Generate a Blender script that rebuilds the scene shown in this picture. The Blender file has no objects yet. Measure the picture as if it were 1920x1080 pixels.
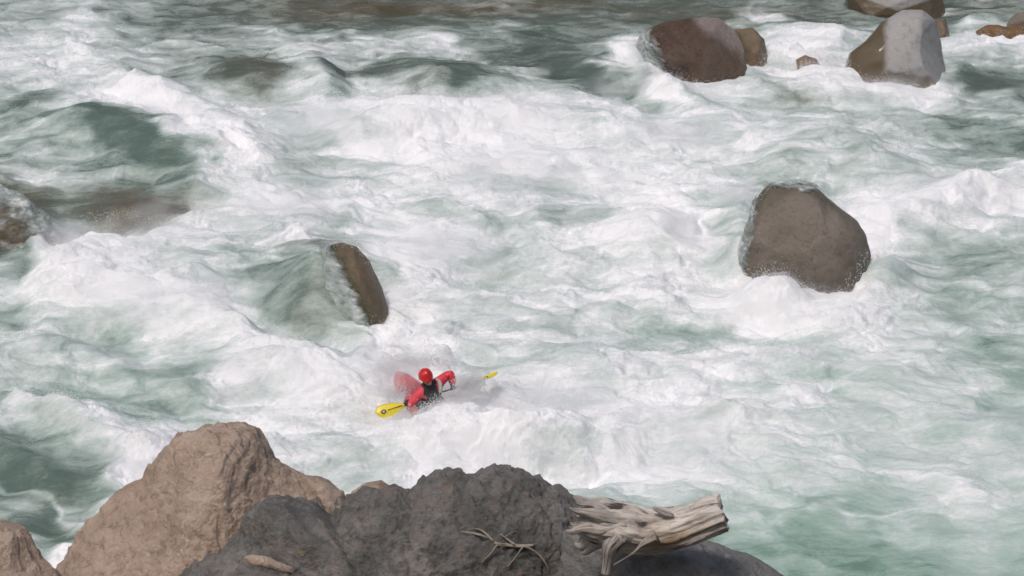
import bpy, bmesh, math, random
import numpy as np
from mathutils import Vector, Matrix

S = bpy.context.scene
COL = S.collection
R = math.radians

# ---------------------------------------------------------------- camera, sky, sun, exposure
CAM_H, PITCH, HFOV = 15.5, R(25.0), R(30.0)
cam_d = bpy.data.cameras.new('camera')
cam_d.sensor_width = 36.0
cam_d.lens = 18.0 / math.tan(HFOV / 2)
cam_d.clip_start, cam_d.clip_end = 0.1, 2000.0
cam_o = bpy.data.objects.new('camera', cam_d)
cam_o.location = (0, 0, CAM_H)
cam_o.rotation_euler = (R(90) - PITCH, 0, 0)
COL.objects.link(cam_o)
S.camera = cam_o

SUN_EL, SUN_AZ = R(64), R(-140)            # azimuth measured from +y towards +x
world = bpy.data.worlds.new('World')
S.world = world
world.use_nodes = True
wn = world.node_tree
bg = wn.nodes['Background']
sky = wn.nodes.new('ShaderNodeTexSky')
sky.sky_type = 'NISHITA'
sky.sun_disc = False
sky.sun_elevation = SUN_EL
sky.sun_rotation = SUN_AZ
sky.dust_density = 4.0
sky.ozone_density = 0.6
wn.links.new(sky.outputs[0], bg.inputs[0])
bg.inputs[1].default_value = 0.115

sun_d = bpy.data.lights.new('sun', 'SUN')
sun_d.energy = 1.55
sun_d.angle = R(10)
sun_d.color = (1.0, 0.955, 0.90)
sun_o = bpy.data.objects.new('sun', sun_d)
sdir = Vector((math.sin(SUN_AZ) * math.cos(SUN_EL), math.cos(SUN_AZ) * math.cos(SUN_EL), math.sin(SUN_EL)))
sun_o.rotation_euler = sdir.to_track_quat('Z', 'Y').to_euler()
COL.objects.link(sun_o)

S.view_settings.view_transform = 'Standard'
S.view_settings.look = 'None'
S.view_settings.gamma = 1.0
S.view_settings.exposure = 0.0
S.cycles.max_bounces = 6
S.cycles.volume_bounces = 8
S.cycles.max_bounces = 8

# ---------------------------------------------------------------- picture <-> place
F = 960.0 / math.tan(HFOV / 2)
FWD = np.array([0, math.cos(PITCH), -math.sin(PITCH)])
UP = np.array([0, math.sin(PITCH), math.cos(PITCH)])
RT = np.array([1.0, 0, 0])
CP = np.array([0, 0, CAM_H])

def ray(px, py):
    return RT * (px - 960) / F + UP * (540 - py) / F + FWD

def on_z(px, py, z=0.0):                  # point of the ray at height z
    d = ray(px, py)
    return CP + d * (z - CAM_H) / d[2]

def on_y(px, py, Y):                      # point of the ray at distance Y
    d = ray(px, py)
    return CP + d * Y / d[1]

def to_px(P):
    q = P - CP
    w = q @ FWD
    return 960 + F * (q @ RT) / w, 540 - F * (q @ UP) / w

# ---------------------------------------------------------------- noise
_rng = np.random.RandomState(7)
_perm = _rng.permutation(256)
_perm = np.concatenate([_perm, _perm, _perm])
_g = _rng.normal(size=(256, 3)); _g /= np.linalg.norm(_g, axis=1)[:, None]
_g = _g.astype(np.float32)

def perlin(x, y, z):
    x = np.asarray(x, np.float32); y = np.asarray(y, np.float32); z = np.asarray(z, np.float32)
    x, y, z = np.broadcast_arrays(x, y, z)
    xi = np.floor(x).astype(np.int32); yi = np.floor(y).astype(np.int32); zi = np.floor(z).astype(np.int32)
    xf, yf, zf = x - xi, y - yi, z - zi
    xi &= 255; yi &= 255; zi &= 255
    u = xf ** 3 * (xf * (xf * 6 - 15) + 10); v = yf ** 3 * (yf * (yf * 6 - 15) + 10); w = zf ** 3 * (zf * (zf * 6 - 15) + 10)
    def gr(a, b, c):
        h = _perm[_perm[_perm[xi + a] + yi + b] + zi + c]
        g = _g[h]
        return g[..., 0] * (xf - a) + g[..., 1] * (yf - b) + g[..., 2] * (zf - c)
    def lp(a, b, t): return a + (b - a) * t
    x00 = lp(gr(0, 0, 0), gr(1, 0, 0), u); x10 = lp(gr(0, 1, 0), gr(1, 1, 0), u)
    x01 = lp(gr(0, 0, 1), gr(1, 0, 1), u); x11 = lp(gr(0, 1, 1), gr(1, 1, 1), u)
    return lp(lp(x00, x10, v), lp(x01, x11, v), w) * 1.5

def fbm(x, y, z, o=4, gain=0.5, lac=2.03):
    r = 0; a = 1.0; f = 1.0
    for i in range(o):
        r = r + a * perlin(x * f + 17.3 * i, y * f - 9.1 * i, z * f + 5.7 * i)
        a *= gain; f *= lac
    return r

def ridged(x, y, z, o=4, gain=0.5, lac=2.03):
    r = 0; a = 1.0; f = 1.0
    for i in range(o):
        r = r + a * (1 - 2 * np.abs(perlin(x * f + 17.3 * i, y * f - 9.1 * i, z * f + 5.7 * i)))
        a *= gain; f *= lac
    return r

def sstep(a, b, x):
    t = np.clip((x - a) / (b - a), 0, 1)
    return t * t * (3 - 2 * t)

# ---------------------------------------------------------------- mesh helpers
def tag(o, label=None, cat=None, group=None, kind=None):
    if label: o['label'] = label
    if cat: o['category'] = cat
    if group: o['group'] = group
    if kind: o['kind'] = kind
    return o

def link(name, me, mat=None, parent=None, smooth=True):
    o = bpy.data.objects.new(name, me)
    COL.objects.link(o)
    if mat: me.materials.append(mat)
    if smooth:
        me.polygons.foreach_set('use_smooth', np.ones(len(me.polygons), bool))
    if parent: o.parent = parent
    return o

def np_mesh(name, V, faces):              # faces: (n,3) or (n,4) int array
    me = bpy.data.meshes.new(name)
    V = np.ascontiguousarray(V, np.float32); faces = np.ascontiguousarray(faces, np.int32)
    n, k = faces.shape
    me.vertices.add(len(V)); me.vertices.foreach_set('co', V.ravel())
    me.loops.add(n * k); me.loops.foreach_set('vertex_index', faces.ravel())
    me.polygons.add(n)
    me.polygons.foreach_set('loop_start', np.arange(0, n * k, k, dtype=np.int32))
    me.polygons.foreach_set('loop_total', np.full(n, k, np.int32))
    me.update(calc_edges=True)
    return me

def fattr(me, name, vals):
    a = me.attributes.new(name, 'FLOAT', 'POINT')
    a.data.foreach_set('value', np.ascontiguousarray(vals, np.float32))

def vattr(me, name, vals):
    a = me.attributes.new(name, 'FLOAT_VECTOR', 'POINT')
    a.data.foreach_set('vector', np.ascontiguousarray(vals, np.float32).ravel())

def grid_faces(nr, nc, wrap=False):
    r = np.arange(nr - 1)[:, None]; c = np.arange(nc if wrap else nc - 1)[None, :]
    c2 = (c + 1) % nc
    return np.stack([r * nc + c, r * nc + c2, (r + 1) * nc + c2, (r + 1) * nc + c], -1).reshape(-1, 4)

_ico = {}
def ico(sub):
    if sub not in _ico:
        bm = bmesh.new(); bmesh.ops.create_icosphere(bm, subdivisions=sub, radius=1)
        V = np.array([v.co[:] for v in bm.verts]); Fc = np.array([[v.index for v in f.verts] for f in bm.faces])
        bm.free(); _ico[sub] = (V, Fc)
    return _ico[sub]

# ---------------------------------------------------------------- materials
def new_mat(name):
    m = bpy.data.materials.new(name); m.use_nodes = True
    nt = m.node_tree
    return m, nt, nt.nodes['Principled BSDF']

def N(nt, t, **kw):
    n = nt.nodes.new(t)
    for k, v in kw.items():
        if k.startswith('i_'):
            n.inputs[k[2:].replace('_', ' ')].default_value = v
        else: setattr(n, k, v)
    return n

def ramp(nt, fac, stops):
    r = nt.nodes.new('ShaderNodeValToRGB')
    while len(r.color_ramp.elements) < len(stops): r.color_ramp.elements.new(0.5)
    for e, (p, c) in zip(r.color_ramp.elements, stops):
        e.position = p; e.color = (*c, 1)
    nt.links.new(fac, r.inputs[0])
    return r

def mix(nt, fac, a, b, blend='MIX'):
    m = nt.nodes.new('ShaderNodeMix'); m.data_type = 'RGBA'; m.blend_type = blend
    for s, v in ((0, fac), (6, a), (7, b)):
        if hasattr(v, 'node'): nt.links.new(v, m.inputs[s])
        elif s == 0: m.inputs[0].default_value = v
        else: m.inputs[s].default_value = (*v, 1)
    return m.outputs[2]

def fmath(nt, op, a, b=0.0, c=None):
    m = nt.nodes.new('ShaderNodeMath'); m.operation = op
    for i, v in enumerate((a, b, c)):
        if v is None: continue
        if hasattr(v, 'node'): nt.links.new(v, m.inputs[i])
        else: m.inputs[i].default_value = v
    return m.outputs[0]

def noise(nt, co, scale, detail=6, rough=0.6, dist=0.0, stretch=None):
    if stretch:
        mp = nt.nodes.new('ShaderNodeMapping'); mp.inputs['Scale'].default_value = stretch
        nt.links.new(co, mp.inputs[0]); co = mp.outputs[0]
    n = nt.nodes.new('ShaderNodeTexNoise')
    n.inputs['Scale'].default_value = scale; n.inputs['Detail'].default_value = detail
    n.inputs['Roughness'].default_value = rough; n.inputs['Distortion'].default_value = dist
    nt.links.new(co, n.inputs['Vector'])
    return n.outputs[0]

def geo_pos(nt):
    return nt.nodes.new('ShaderNodeNewGeometry').outputs['Position']

def bump(nt, h, strength, dist, bsdf):
    b = nt.nodes.new('ShaderNodeBump'); b.inputs['Strength'].default_value = strength; b.inputs['Distance'].default_value = dist
    nt.links.new(h, b.inputs['Height']); nt.links.new(b.outputs[0], bsdf.inputs['Normal'])
    return b

def attr(nt, name):
    a = nt.nodes.new('ShaderNodeAttribute'); a.attribute_name = name
    return a

def simple(name, col, rough=0.5, spec=0.5, nscale=20, var=0.15):
    m, nt, b = new_mat(name)
    n = noise(nt, geo_pos(nt), nscale, 4)
    c2 = tuple(c * (1 - var) for c in col)
    nt.links.new(mix(nt, n, c2, col), b.inputs['Base Color'])
    b.inputs['Roughness'].default_value = rough
    b.inputs['Specular IOR Level'].default_value = spec
    return m

def rock_mat(name, cols, scale=2.0, rough=(0.5, 0.9), wet=None, bstr=0.7, speck=None, spec=0.4, cracks=0.0, lichen=None):
    """cols: three colours along a noise ramp; wet: (colour, roughness) where the point attribute 'wet' is 1"""
    m, nt, b = new_mat(name)
    p = geo_pos(nt)
    n1 = noise(nt, p, scale, 8, 0.65, 0.6)
    n2 = noise(nt, p, scale * 6, 6, 0.7, 0.2)
    n3 = noise(nt, p, scale * 22, 5, 0.7)
    c = ramp(nt, n1, [(0.30, cols[0]), (0.5, cols[1]), (0.70, cols[2])]).outputs[0]
    dark = tuple(x * 0.55 for x in cols[0])
    k = ramp(nt, n2, [(0.36, (1, 1, 1)), (0.48, (0, 0, 0))]).outputs[0]
    c = mix(nt, fmath(nt, 'MULTIPLY', k, 0.5), c, dark)
    lite = tuple(min(1, x * 1.35 + .02) for x in cols[2])
    k = ramp(nt, n3, [(0.56, (0, 0, 0)), (0.66, (1, 1, 1))]).outputs[0]
    c = mix(nt, fmath(nt, 'MULTIPLY', k, 0.35), c, lite)
    if speck:
        v = noise(nt, p, scale * 3.1, 5, 0.6, 1.0)
        k = ramp(nt, v, [(0.58, (0, 0, 0)), (0.66, (1, 1, 1))]).outputs[0]
        c = mix(nt, fmath(nt, 'MULTIPLY', k, 0.75), c, speck)
    if lichen:
        v = noise(nt, p, 2.3, 6, 0.65, 0.8)
        c = mix(nt, fmath(nt, 'MULTIPLY', ramp(nt, v, [(0.66, (0, 0, 0)), (0.70, (1, 1, 1))]).outputs[0], .8), c, lichen)
    ck = None
    if cracks:
        wv = nt.nodes.new('ShaderNodeVectorMath'); wv.operation = 'ADD'
        nn = nt.nodes.new('ShaderNodeTexNoise'); nn.inputs['Scale'].default_value = 1.6; nn.inputs['Detail'].default_value = 6
        nt.links.new(p, nn.inputs['Vector']); nt.links.new(p, wv.inputs[0]); nt.links.new(nn.outputs['Color'], wv.inputs[1])
        vo = nt.nodes.new('ShaderNodeTexVoronoi'); vo.feature = 'DISTANCE_TO_EDGE'; vo.inputs['Scale'].default_value = 1.3
        nt.links.new(wv.outputs[0], vo.inputs['Vector'])
        ck = ramp(nt, vo.outputs['Distance'], [(0.0, (1, 1, 1)), (0.018, (0, 0, 0))]).outputs[0]
        c = mix(nt, fmath(nt, 'MULTIPLY', fmath(nt, 'MULTIPLY', ck, cracks), ramp(nt, n2, [(.4, (0, 0, 0)), (.55, (1, 1, 1))]).outputs[0]), c, tuple(x * .3 for x in cols[0]))
    rr = fmath(nt, 'MULTIPLY_ADD', n2, rough[1] - rough[0], rough[0])
    if wet:
        a = attr(nt, 'wet').outputs['Fac']
        wc = mix(nt, n1, tuple(x * 0.6 for x in wet[0]), tuple(x * 1.4 for x in wet[0]))
        wc = mix(nt, fmath(nt, 'MULTIPLY', k if speck else n3, 0.3), wc, tuple(x * 1.7 for x in wet[0]))
        c = mix(nt, a, c, wc)
        rr = fmath(nt, 'MULTIPLY_ADD', a, wet[1] - rough[1], rr)
    nt.links.new(c, b.inputs['Base Color']); nt.links.new(rr, b.inputs['Roughness'])
    b.inputs['Specular IOR Level'].default_value = spec
    h = fmath(nt, 'ADD', fmath(nt, 'MULTIPLY', n2, 0.7), fmath(nt, 'MULTIPLY', n3, 0.3))
    bump(nt, h, bstr, 0.08, b)
    return m

# ================================================================ THE RIVER
# how much white froth lies on the water, looked up on the river plane (rows far to near)
FG = """
4 4 7 4 3 2 2 2 2 1 1 1 0 1 2 3 2 1 1 1 1 1 1 3 3 2 2 2 0 1 4 4
7 7 8 6 6 5 4 5 5 6 5 6 6 6 3 2 1 1 3 6 3 3 3 6 9 9 7 5 5 7 9 7
7 8 7 6 6 4 4 2 4 7 5 3 3 4 2 3 4 2 2 6 8 7 7 6 6 7 8 8 9 6 3 2
4 5 8 9 9 7 7 7 7 8 8 9 9 9 9 9 9 8 7 7 6 7 7 7 6 6 6 5 5 4 4 5
4 4 3 1 4 9 9 9 8 6 6 9 9 9 9 9 9 8 8 8 8 8 7 8 7 6 5 6 6 4 3 2
4 5 4 3 2 4 7 7 7 6 6 6 8 9 8 8 8 8 9 9 8 8 7 5 5 6 6 6 6 5 6 6
1 1 2 1 1 2 7 9 9 9 9 9 8 7 7 7 7 6 7 8 9 8 6 6 6 6 7 9 9 9 9 9
1 5 9 9 9 8 8 7 6 5 4 6 9 9 7 5 6 7 8 9 9 8 5 6 6 6 6 9 7 5 5 6
6 9 9 9 8 7 7 5 5 4 3 6 9 8 7 6 7 8 7 8 8 8 7 8 8 8 8 7 5 4 4 4
5 8 9 9 9 9 8 6 4 3 3 4 9 8 7 7 7 8 8 7 7 8 8 9 9 9 9 7 6 5 5 6
5 5 5 4 5 8 9 9 6 4 5 7 8 8 7 7 7 6 6 6 5 6 7 8 8 8 8 7 7 6 7 6
6 6 5 5 4 5 6 8 9 8 7 9 9 9 8 7 7 7 7 8 8 8 8 8 7 6 6 7 7 6 5 4
4 5 5 5 4 4 4 5 6 8 9 9 9 9 9 9 8 8 8 8 8 8 7 7 7 7 6 7 7 7 5 5
3 5 7 6 5 5 6 8 9 8 7 8 8 9 9 9 8 8 8 9 8 8 8 8 7 7 7 7 7 6 6 6
2 2 4 7 9 8 8 8 7 7 6 6 6 9 9 9 8 7 7 8 9 8 8 8 7 7 7 6 6 7 7 7
1 1 2 7 9 9 8 8 7 7 7 7 8 9 9 8 7 6 6 7 7 7 7 6 5 5 5 5 6 7 7 6
3 1 5 8 9 9 8 8 8 8 8 8 8 8 8 7 6 5 5 6 5 4 4 4 3 3 3 4 5 5 6 5
5 9 7 9 9 9 9 8 8 8 8 8 7 7 6 6 5 5 5 5 4 3 3 3 2 2 2 3 3 4 5 4
"""
FG = np.array([[float(v) for v in r.split()] for r in FG.strip().split('\n')]) / 9.0

def look(G, px, py):
    c = np.clip(px / 60.0 - 0.5, 0, 30.999); r = np.clip(py / 60.0 - 0.5, 0, 16.999)
    ci = c.astype(int); ri = r.astype(int); cf = c - ci; rf = r - ri
    cf = cf * cf * (3 - 2 * cf); rf = rf * rf * (3 - 2 * rf)
    return (G[ri, ci] * (1 - cf) + G[ri, ci + 1] * cf) * (1 - rf) + (G[ri + 1, ci] * (1 - cf) + G[ri + 1, ci + 1] * cf) * rf

def ell(px, py, cx, cy, rx, ry, a=0.0, p=1.0):
    a = R(a); dx = px - cx; dy = py - cy
    u = (dx * math.cos(a) + dy * math.sin(a)) / rx; v = (-dx * math.sin(a) + dy * math.cos(a)) / ry
    return np.exp(-(u * u + v * v) ** p)

# (x, y, rx, ry, turn, amount): extra streaks and pools of froth
STROKES = [
    (190, 255, 130, 26, 22, -.34), (310, 320, 90, 28, 35, -.3), (240, 180, 60, 10, 20, -.2), (60, 190, 60, 16, 0, -.25), (380, 120, 80, 10, 10, -.15), (265, 398, 100, 20, 5, -.35), (60, 400, 70, 40, 35, -.15), (30, 425, 60, 10, 40, .45), (110, 480, 60, 8, 30, .35), (60, 330, 60, 14, 20, .25), (300, 345, 120, 8, 8, .25),
    (15, 490, 25, 35, 0, -.4), (330, 230, 150, 22, 30, .35), (420, 300, 60, 20, 20, .3), (470, 165, 75, 28, 0, -.45),
    (830, 165, 120, 22, 5, -.4), (610, 170, 30, 26, 60, -.35), (700, 255, 26, 8, 40, -.35), (405, 322, 14, 16, 60, -.6),
    (1110, 150, 90, 22, 25, -.35), (900, 110, 110, 10, 18, .4), (100, 395, 1, 1, 0, 0),
    (600, 610, 80, 35, 10, -.2), (585, 470, 50, 8, 10, .3), (600, 520, 14, 60, 10, .25), (480, 580, 90, 16, 35, -.2), (632, 545, 5, 60, -22, .0), (640, 370, 60, 12, 5, -.1),
    (640, 455, 200, 9, -8, .3), (1290, 450, 30, 60, -25, .35), (1500, 585, 120, 26, 10, .5), (1630, 500, 22, 40, 0, .3),
    (1780, 370, 160, 18, -18, .45), (1850, 470, 90, 22, 0, -.2), (1800, 560, 90, 12, 5, -.2),
    (230, 830, 70, 18, 30, .3), (120, 770, 130, 12, 22, .3), (60, 900, 90, 30, 25, -.25), (270, 880, 60, 30, -35, .5), (80, 950, 110, 7, 25, .35),
    (1090, 885, 60, 18, 15, -.10), (1240, 760, 130, 16, -10, .15), (1330, 625, 150, 10, 6, -.15), (1040, 600, 90, 9, 0, -.1),
    (1480, 760, 60, 10, -15, .2), (1560, 955, 130, 6, -6, .35), (1700, 880, 140, 9, 12, .2), (1480, 1010, 150, 30, 0, -.15),
    (700, 630, 60, 16, 0, .35), (860, 830, 160, 45, 0, .25), (540, 740, 120, 30, -15, .25), (760, 660, 80, 16, 0, .2),
    (1760, 15, 26, 5, 0, .9), (1440, 25, 40, 6, 12, .5), (1850, 15, 70, 12, 0, -.3), (1690, 172, 120, 9, 3, .6), (1460, 142, 80, 10, 2, .5),
    (1170, 110, 30, 40, 30, .4), (1240, 170, 60, 10, 25, .35), (1840, 150, 80, 14, 8, -.35), (1480, 180, 50, 10, 10, -.2),
    (1240, 900, 160, 22, 0, .15), (1880, 640, 60, 16, 0, -.3), (1560, 250, 180, 10, 18, .15), (1600, 210, 200, 8, 8, -.15),
    (980, 360, 120, 14, 5, -.15), (830, 395, 120, 12, 8, -.15), (900, 310, 130, 12, 6, .15),
]
# (x, y, rx, ry, turn, metres): standing waves, pillows over drowned rocks, holes
BUMPS = [
    (230, 265, 190, 40, 14, .55), (190, 430, 140, 26, -12, -.40), (330, 360, 70, 18, 0, .20), (20, 432, 105, 40, 20, .80), (275, 404, 95, 20, 5, .46), (110, 480, 60, 22, -30, -.25),
    (470, 150, 120, 30, 0, .40), (480, 195, 120, 14, 0, -.15), (830, 150, 150, 26, 3, .40), (830, 195, 150, 14, 0, -.20), (600, 145, 55, 30, 40, .30),
    (330, 205, 160, 26, 24, .35), (420, 285, 110, 22, 15, .25), (760, 240, 120, 26, 0, .30), (980, 225, 180, 24, 4, .30),
    (1110, 130, 90, 20, 20, .25), (1280, 195, 90, 20, 25, .25), (1222, 150, 26, 20, 20, .26), (1690, 160, 80, 8, 3, -.22), (1410, 150, 26, 14, 0, .2), (1500, 175, 160, 14, 2, .15), (1620, 300, 160, 40, 20, .30),
    (360, 520, 200, 60, -8, .30), (140, 520, 90, 50, -30, .30), (600, 500, 110, 60, 20, .25), (598, 572, 62, 34, 12, .74), (540, 590, 60, 24, 20, .2), (520, 620, 60, 20, 10, -.12), (620, 640, 100, 20, 0, -.22),
    (420, 620, 120, 30, 20, .25), (560, 700, 120, 30, 0, .30), (160, 620, 120, 24, 5, -.20), (250, 700, 160, 22, 18, .18), (130, 790, 120, 20, 25, .22),
    (60, 880, 110, 30, 25, .30), (230, 900, 60, 40, -35, .20), (1220, 460, 60, 60, -20, .25), (1450, 570, 60, 22, 5, .36), (1655, 530, 60, 30, -30, .26), (1560, 610, 90, 16, 0, .12), (1385, 420, 40, 40, 0, .30), (1385, 500, 34, 22, 0, .42), (1480, 300, 90, 26, 0, .25),
    (1800, 380, 140, 26, -18, .35), (1330, 620, 130, 16, 4, -.12), (980, 420, 150, 26, 0, .12), (900, 520, 120, 20, 0, -.10),
    (1100, 700, 200, 30, 0, .16), (1320, 800, 180, 30, 0, .14), (980, 830, 180, 34, 0, .22), (1600, 700, 180, 24, 5, .12), (1090, 895, 90, 16, 0, -.14),
    (850, 836, 150, 22, 0, .30), (722, 788, 55, 14, 0, -.22), (840, 800, 70, 16, 0, .22), (640, 740, 60, 30, -10, .18), (860, 690, 160, 20, 0, -.10), (905, 740, 70, 16, 0, .15), (1800, 800, 160, 24, 5, .12),
]
def base_height(x, y):
    P = np.stack([x, y, np.zeros_like(x)], -1)
    px, py = to_px(P)
    h = 0.22 * (look(FG, px, py) - 0.55)
    for cx, cy, rx, ry, a, m in BUMPS:
        h = h + 1.25 * m * ell(px, py, cx, cy, rx, ry, a)
    return h

def water_at(px, py):
    p = on_z(px, py, 0)
    return float(base_height(np.array([p[0]]), np.array([p[1]]))[0]), p

NC, NR = 1500, 900
s = np.linspace(-1, 1, NC)
u = np.where(np.abs(s) < 0.88, s / 0.88 * 1.15, np.sign(s) * (1.15 + ((np.abs(s) - 0.88) / 0.12) ** 2 * 3.0 + (np.abs(s) - 0.88) * 1.3))
v = np.linspace(0, 1, NR)
ang = R(36.0) + (R(15.6) - R(36.0)) * np.minimum(v / 0.96, 1)
Yr = CAM_H / np.tan(ang)
far = v > 0.96
Yr[far] = Yr[~far][-1] + (v[far] - 0.96) / 0.04 * 26
half = (Yr * math.cos(PITCH) + CAM_H * math.sin(PITCH)) * math.tan(HFOV / 2)
X = half[:, None] * u[None, :]
Y = np.repeat(Yr[:, None], NC, 1)
px, py = to_px(np.stack([X, Y, np.zeros_like(X)], -1))

# domain warp in metres
wx = fbm(X * 0.35, Y * 0.5, 3.1, 3); wy = fbm(X * 0.35, Y * 0.5, 8.7, 3)
wx2 = fbm(X * 1.1, Y * 1.5, 1.1, 2); wy2 = fbm(X * 1.1, Y * 1.5, 6.3, 2)
XW = X + 0.6 * wx + 0.18 * wx2; YW = Y + 0.4 * wy + 0.14 * wy2
qx, qy = to_px(np.stack([X + 0.55 * wx + 0.32 * wx2, Y + 0.6 * wy + 0.36 * wy2, np.zeros_like(X)], -1))
g = look(FG, qx, qy)
for cx, cy, rx, ry, a, m in STROKES:
    g = g + m * ell(qx, qy, cx, cy, rx, ry, a)
g = np.clip(g, 0, 1.05)

n_big = fbm(XW * 0.55, YW * 0.95, 2.0, 5, 0.55)
n_str = fbm(X * 1.0 + .45 * wx + .25 * wx2, Y * 2.3 + .6 * wy + .35 * wy2, 5.0, 6, 0.64)
n_fil = ridged(XW * 0.9, YW * 1.8, 9.0, 5, 0.6) - 0.75
nearR = sstep(1200, 1700, px) * sstep(420, 900, py)         # the pool at lower right is quieter
mid = (0.35 + 0.65 * np.clip(4 * g * (1 - g), 0, 1)) * (1 - .35 * nearR)
foam = g + mid * (1 - .25 * sstep(.5, .8, g)) * (0.26 * n_big + 0.25 * n_str + 0.10 * n_fil)
foam = np.clip(foam, 0, 1.1)

# height
Z = base_height(X, Y)
calm = 1 - 0.55 * sstep(0.55, 0.1, g)
nearR = sstep(1200, 1700, px) * sstep(420, 900, py)         # the pool at lower right is quieter
calm = calm * (1 - 0.55 * nearR)
Z = Z + calm * 0.20 * fbm(XW * 0.55, YW * 0.7, 12.0, 3, 0.5)
Z = Z + 0.10 * sstep(.5, .95, g) * (np.abs(perlin(XW * .8, YW * .95, 40.0)) * 2 + np.abs(perlin(XW * 1.7, YW * 2.0, 44.0)) - .6)
Z = Z + calm * 0.032 * (ridged(XW * 0.8, YW * 1.25, 21.0, 4, 0.5) - 0.8)
bil = np.abs(perlin(XW * 2.2, YW * 3.0, 1.0)) + 0.5 * np.abs(perlin(XW * 4.7, YW * 6.1, 4.0)) + 0.28 * np.abs(perlin(XW * 9.5, YW * 12.0, 7.0))
Z = Z + 0.042 * sstep(0.45, 0.95, foam) * (bil - 0.4)
Z = Z + 0.019 * (0.4 + foam) * calm * fbm(XW * 5.5, YW * 8.5, 30.0, 4, 0.6)
Z = np.where(Y > 56, Z * np.clip(1 - (Y - 56) / 12, 0.15, 1), Z)

# shallow brown water sliding over drowned ledges, and the brown reach upstream
brown = 0 * X
for e in [(40, 395, 80, 55, 30, 1.0), (250, 390, 110, 30, 5, 1.2), (325, 405, 50, 20, 0, .9), (720, 8, 260, 16, 0, .9), (1350, 20, 260, 26, 0, .5),
          (470, 160, 50, 30, 0, .6), (600, 480, 60, 34, 20, .55), (1480, 190, 50, 12, 0, .5), (760, 180, 60, 14, 0, .3), (600, 610, 80, 40, 0, .25),
          (1000, 10, 200, 12, 0, .4), (1850, 10, 90, 18, 0, .5), (720, 100, 400, 60, 0, .12), (80, 960, 120, 40, 0, .15), (640, 30, 200, 20, 0, .4)]:
    brown = brown + e[5] * ell(qx, qy, *e[:5])
brown = np.clip(brown, 0, 1)
green = sstep(300, 1000, qy) * sstep(900, 1500, qx) + 0.35 * ell(qx, qy, 230, 700, 200, 200)
green = np.clip(0.16 + 0.75 * green - 0.3 * sstep(260, 60, qy), 0, 1)

W = np.stack([X, Y, Z], -1).reshape(-1, 3)
me = np_mesh('water', W, grid_faces(NR, NC))
fattr(me, 'foam', foam.ravel()); fattr(me, 'brown', brown.ravel()); fattr(me, 'green', green.ravel())

m_water, nt, b = new_mat('white water')
p = geo_pos(nt)
fo = attr(nt, 'foam').outputs['Fac']; br = attr(nt, 'brown').outputs['Fac']; gn = attr(nt, 'green').outputs['Fac']
na = noise(nt, p, 3.2, 9, 0.72, 0.25, (0.55, 1.5, 1.0))
nb = noise(nt, p, 16.0, 6, 0.75, 0.1, (0.6, 1.3, 1.0))
ff = fmath(nt, 'ADD', fo, fmath(nt, 'MULTIPLY', fmath(nt, 'SUBTRACT', na, 0.5), 0.52))
ff = fmath(nt, 'ADD', ff, fmath(nt, 'MULTIPLY', fmath(nt, 'SUBTRACT', nb, 0.5), 0.44))
deep = mix(nt, gn, (0.075, 0.100, 0.092), (0.150, 0.255, 0.205))
deep = mix(nt, br, deep, (0.105, 0.088, 0.060))
aer = mix(nt, gn, (0.27, 0.325, 0.31), (0.36, 0.475, 0.43))
aer = mix(nt, fmath(nt, 'MULTIPLY', br, 0.6), aer, (0.26, 0.25, 0.22))
c1 = ramp(nt, ff, [(0.0, (.080, .108, .094)), (.22, (.150, .190, .172)), (.45, (.295, .350, .325)), (.65, (.44, .495, .475)), (.84, (.61, .64, .64)), (1.0, (.80, .80, .81))]).outputs[0]
c2 = ramp(nt, ff, [(0.0, (.140, .245, .192)), (.22, (.225, .345, .285)), (.45, (.345, .46, .405)), (.65, (.46, .555, .515)), (.84, (.61, .655, .64)), (1.0, (.80, .80, .81))]).outputs[0]
c3 = ramp(nt, ff, [(0.0, (.085, .072, .048)), (.22, (.135, .122, .092)), (.45, (.26, .25, .22)), (.7, (.50, .50, .48)), (1.0, (.80, .80, .81))]).outputs[0]
c = mix(nt, br, mix(nt, gn, c1, c2), c3)
nt.links.new(c, b.inputs['Base Color'])
rg = ramp(nt, ff, [(0.1, (.16, .16, .16)), (0.6, (.55, .55, .55)), (0.9, (.85, .85, .85))]).outputs[0]
nt.links.new(rg, b.inputs['Roughness'])
b.inputs['IOR'].default_value = 1.33
bp = bump(nt, fmath(nt, 'ADD', fmath(nt, 'MULTIPLY', na, 1.0), fmath(nt, 'MULTIPLY', nb, 0.35)), 0.30, 0.07, b)
b.subsurface_method = 'BURLEY'
b.inputs['Subsurface Radius'].default_value = (1, 1, 1); b.inputs['Subsurface Scale'].default_value = 0.06
nt.links.new(ramp(nt, ff, [(.35, (0, 0, 0)), (.8, (1, 1, 1))]).outputs[0], b.inputs['Subsurface Weight'])
river = link('river', me, m_water)
tag(river, kind='structure')

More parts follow.
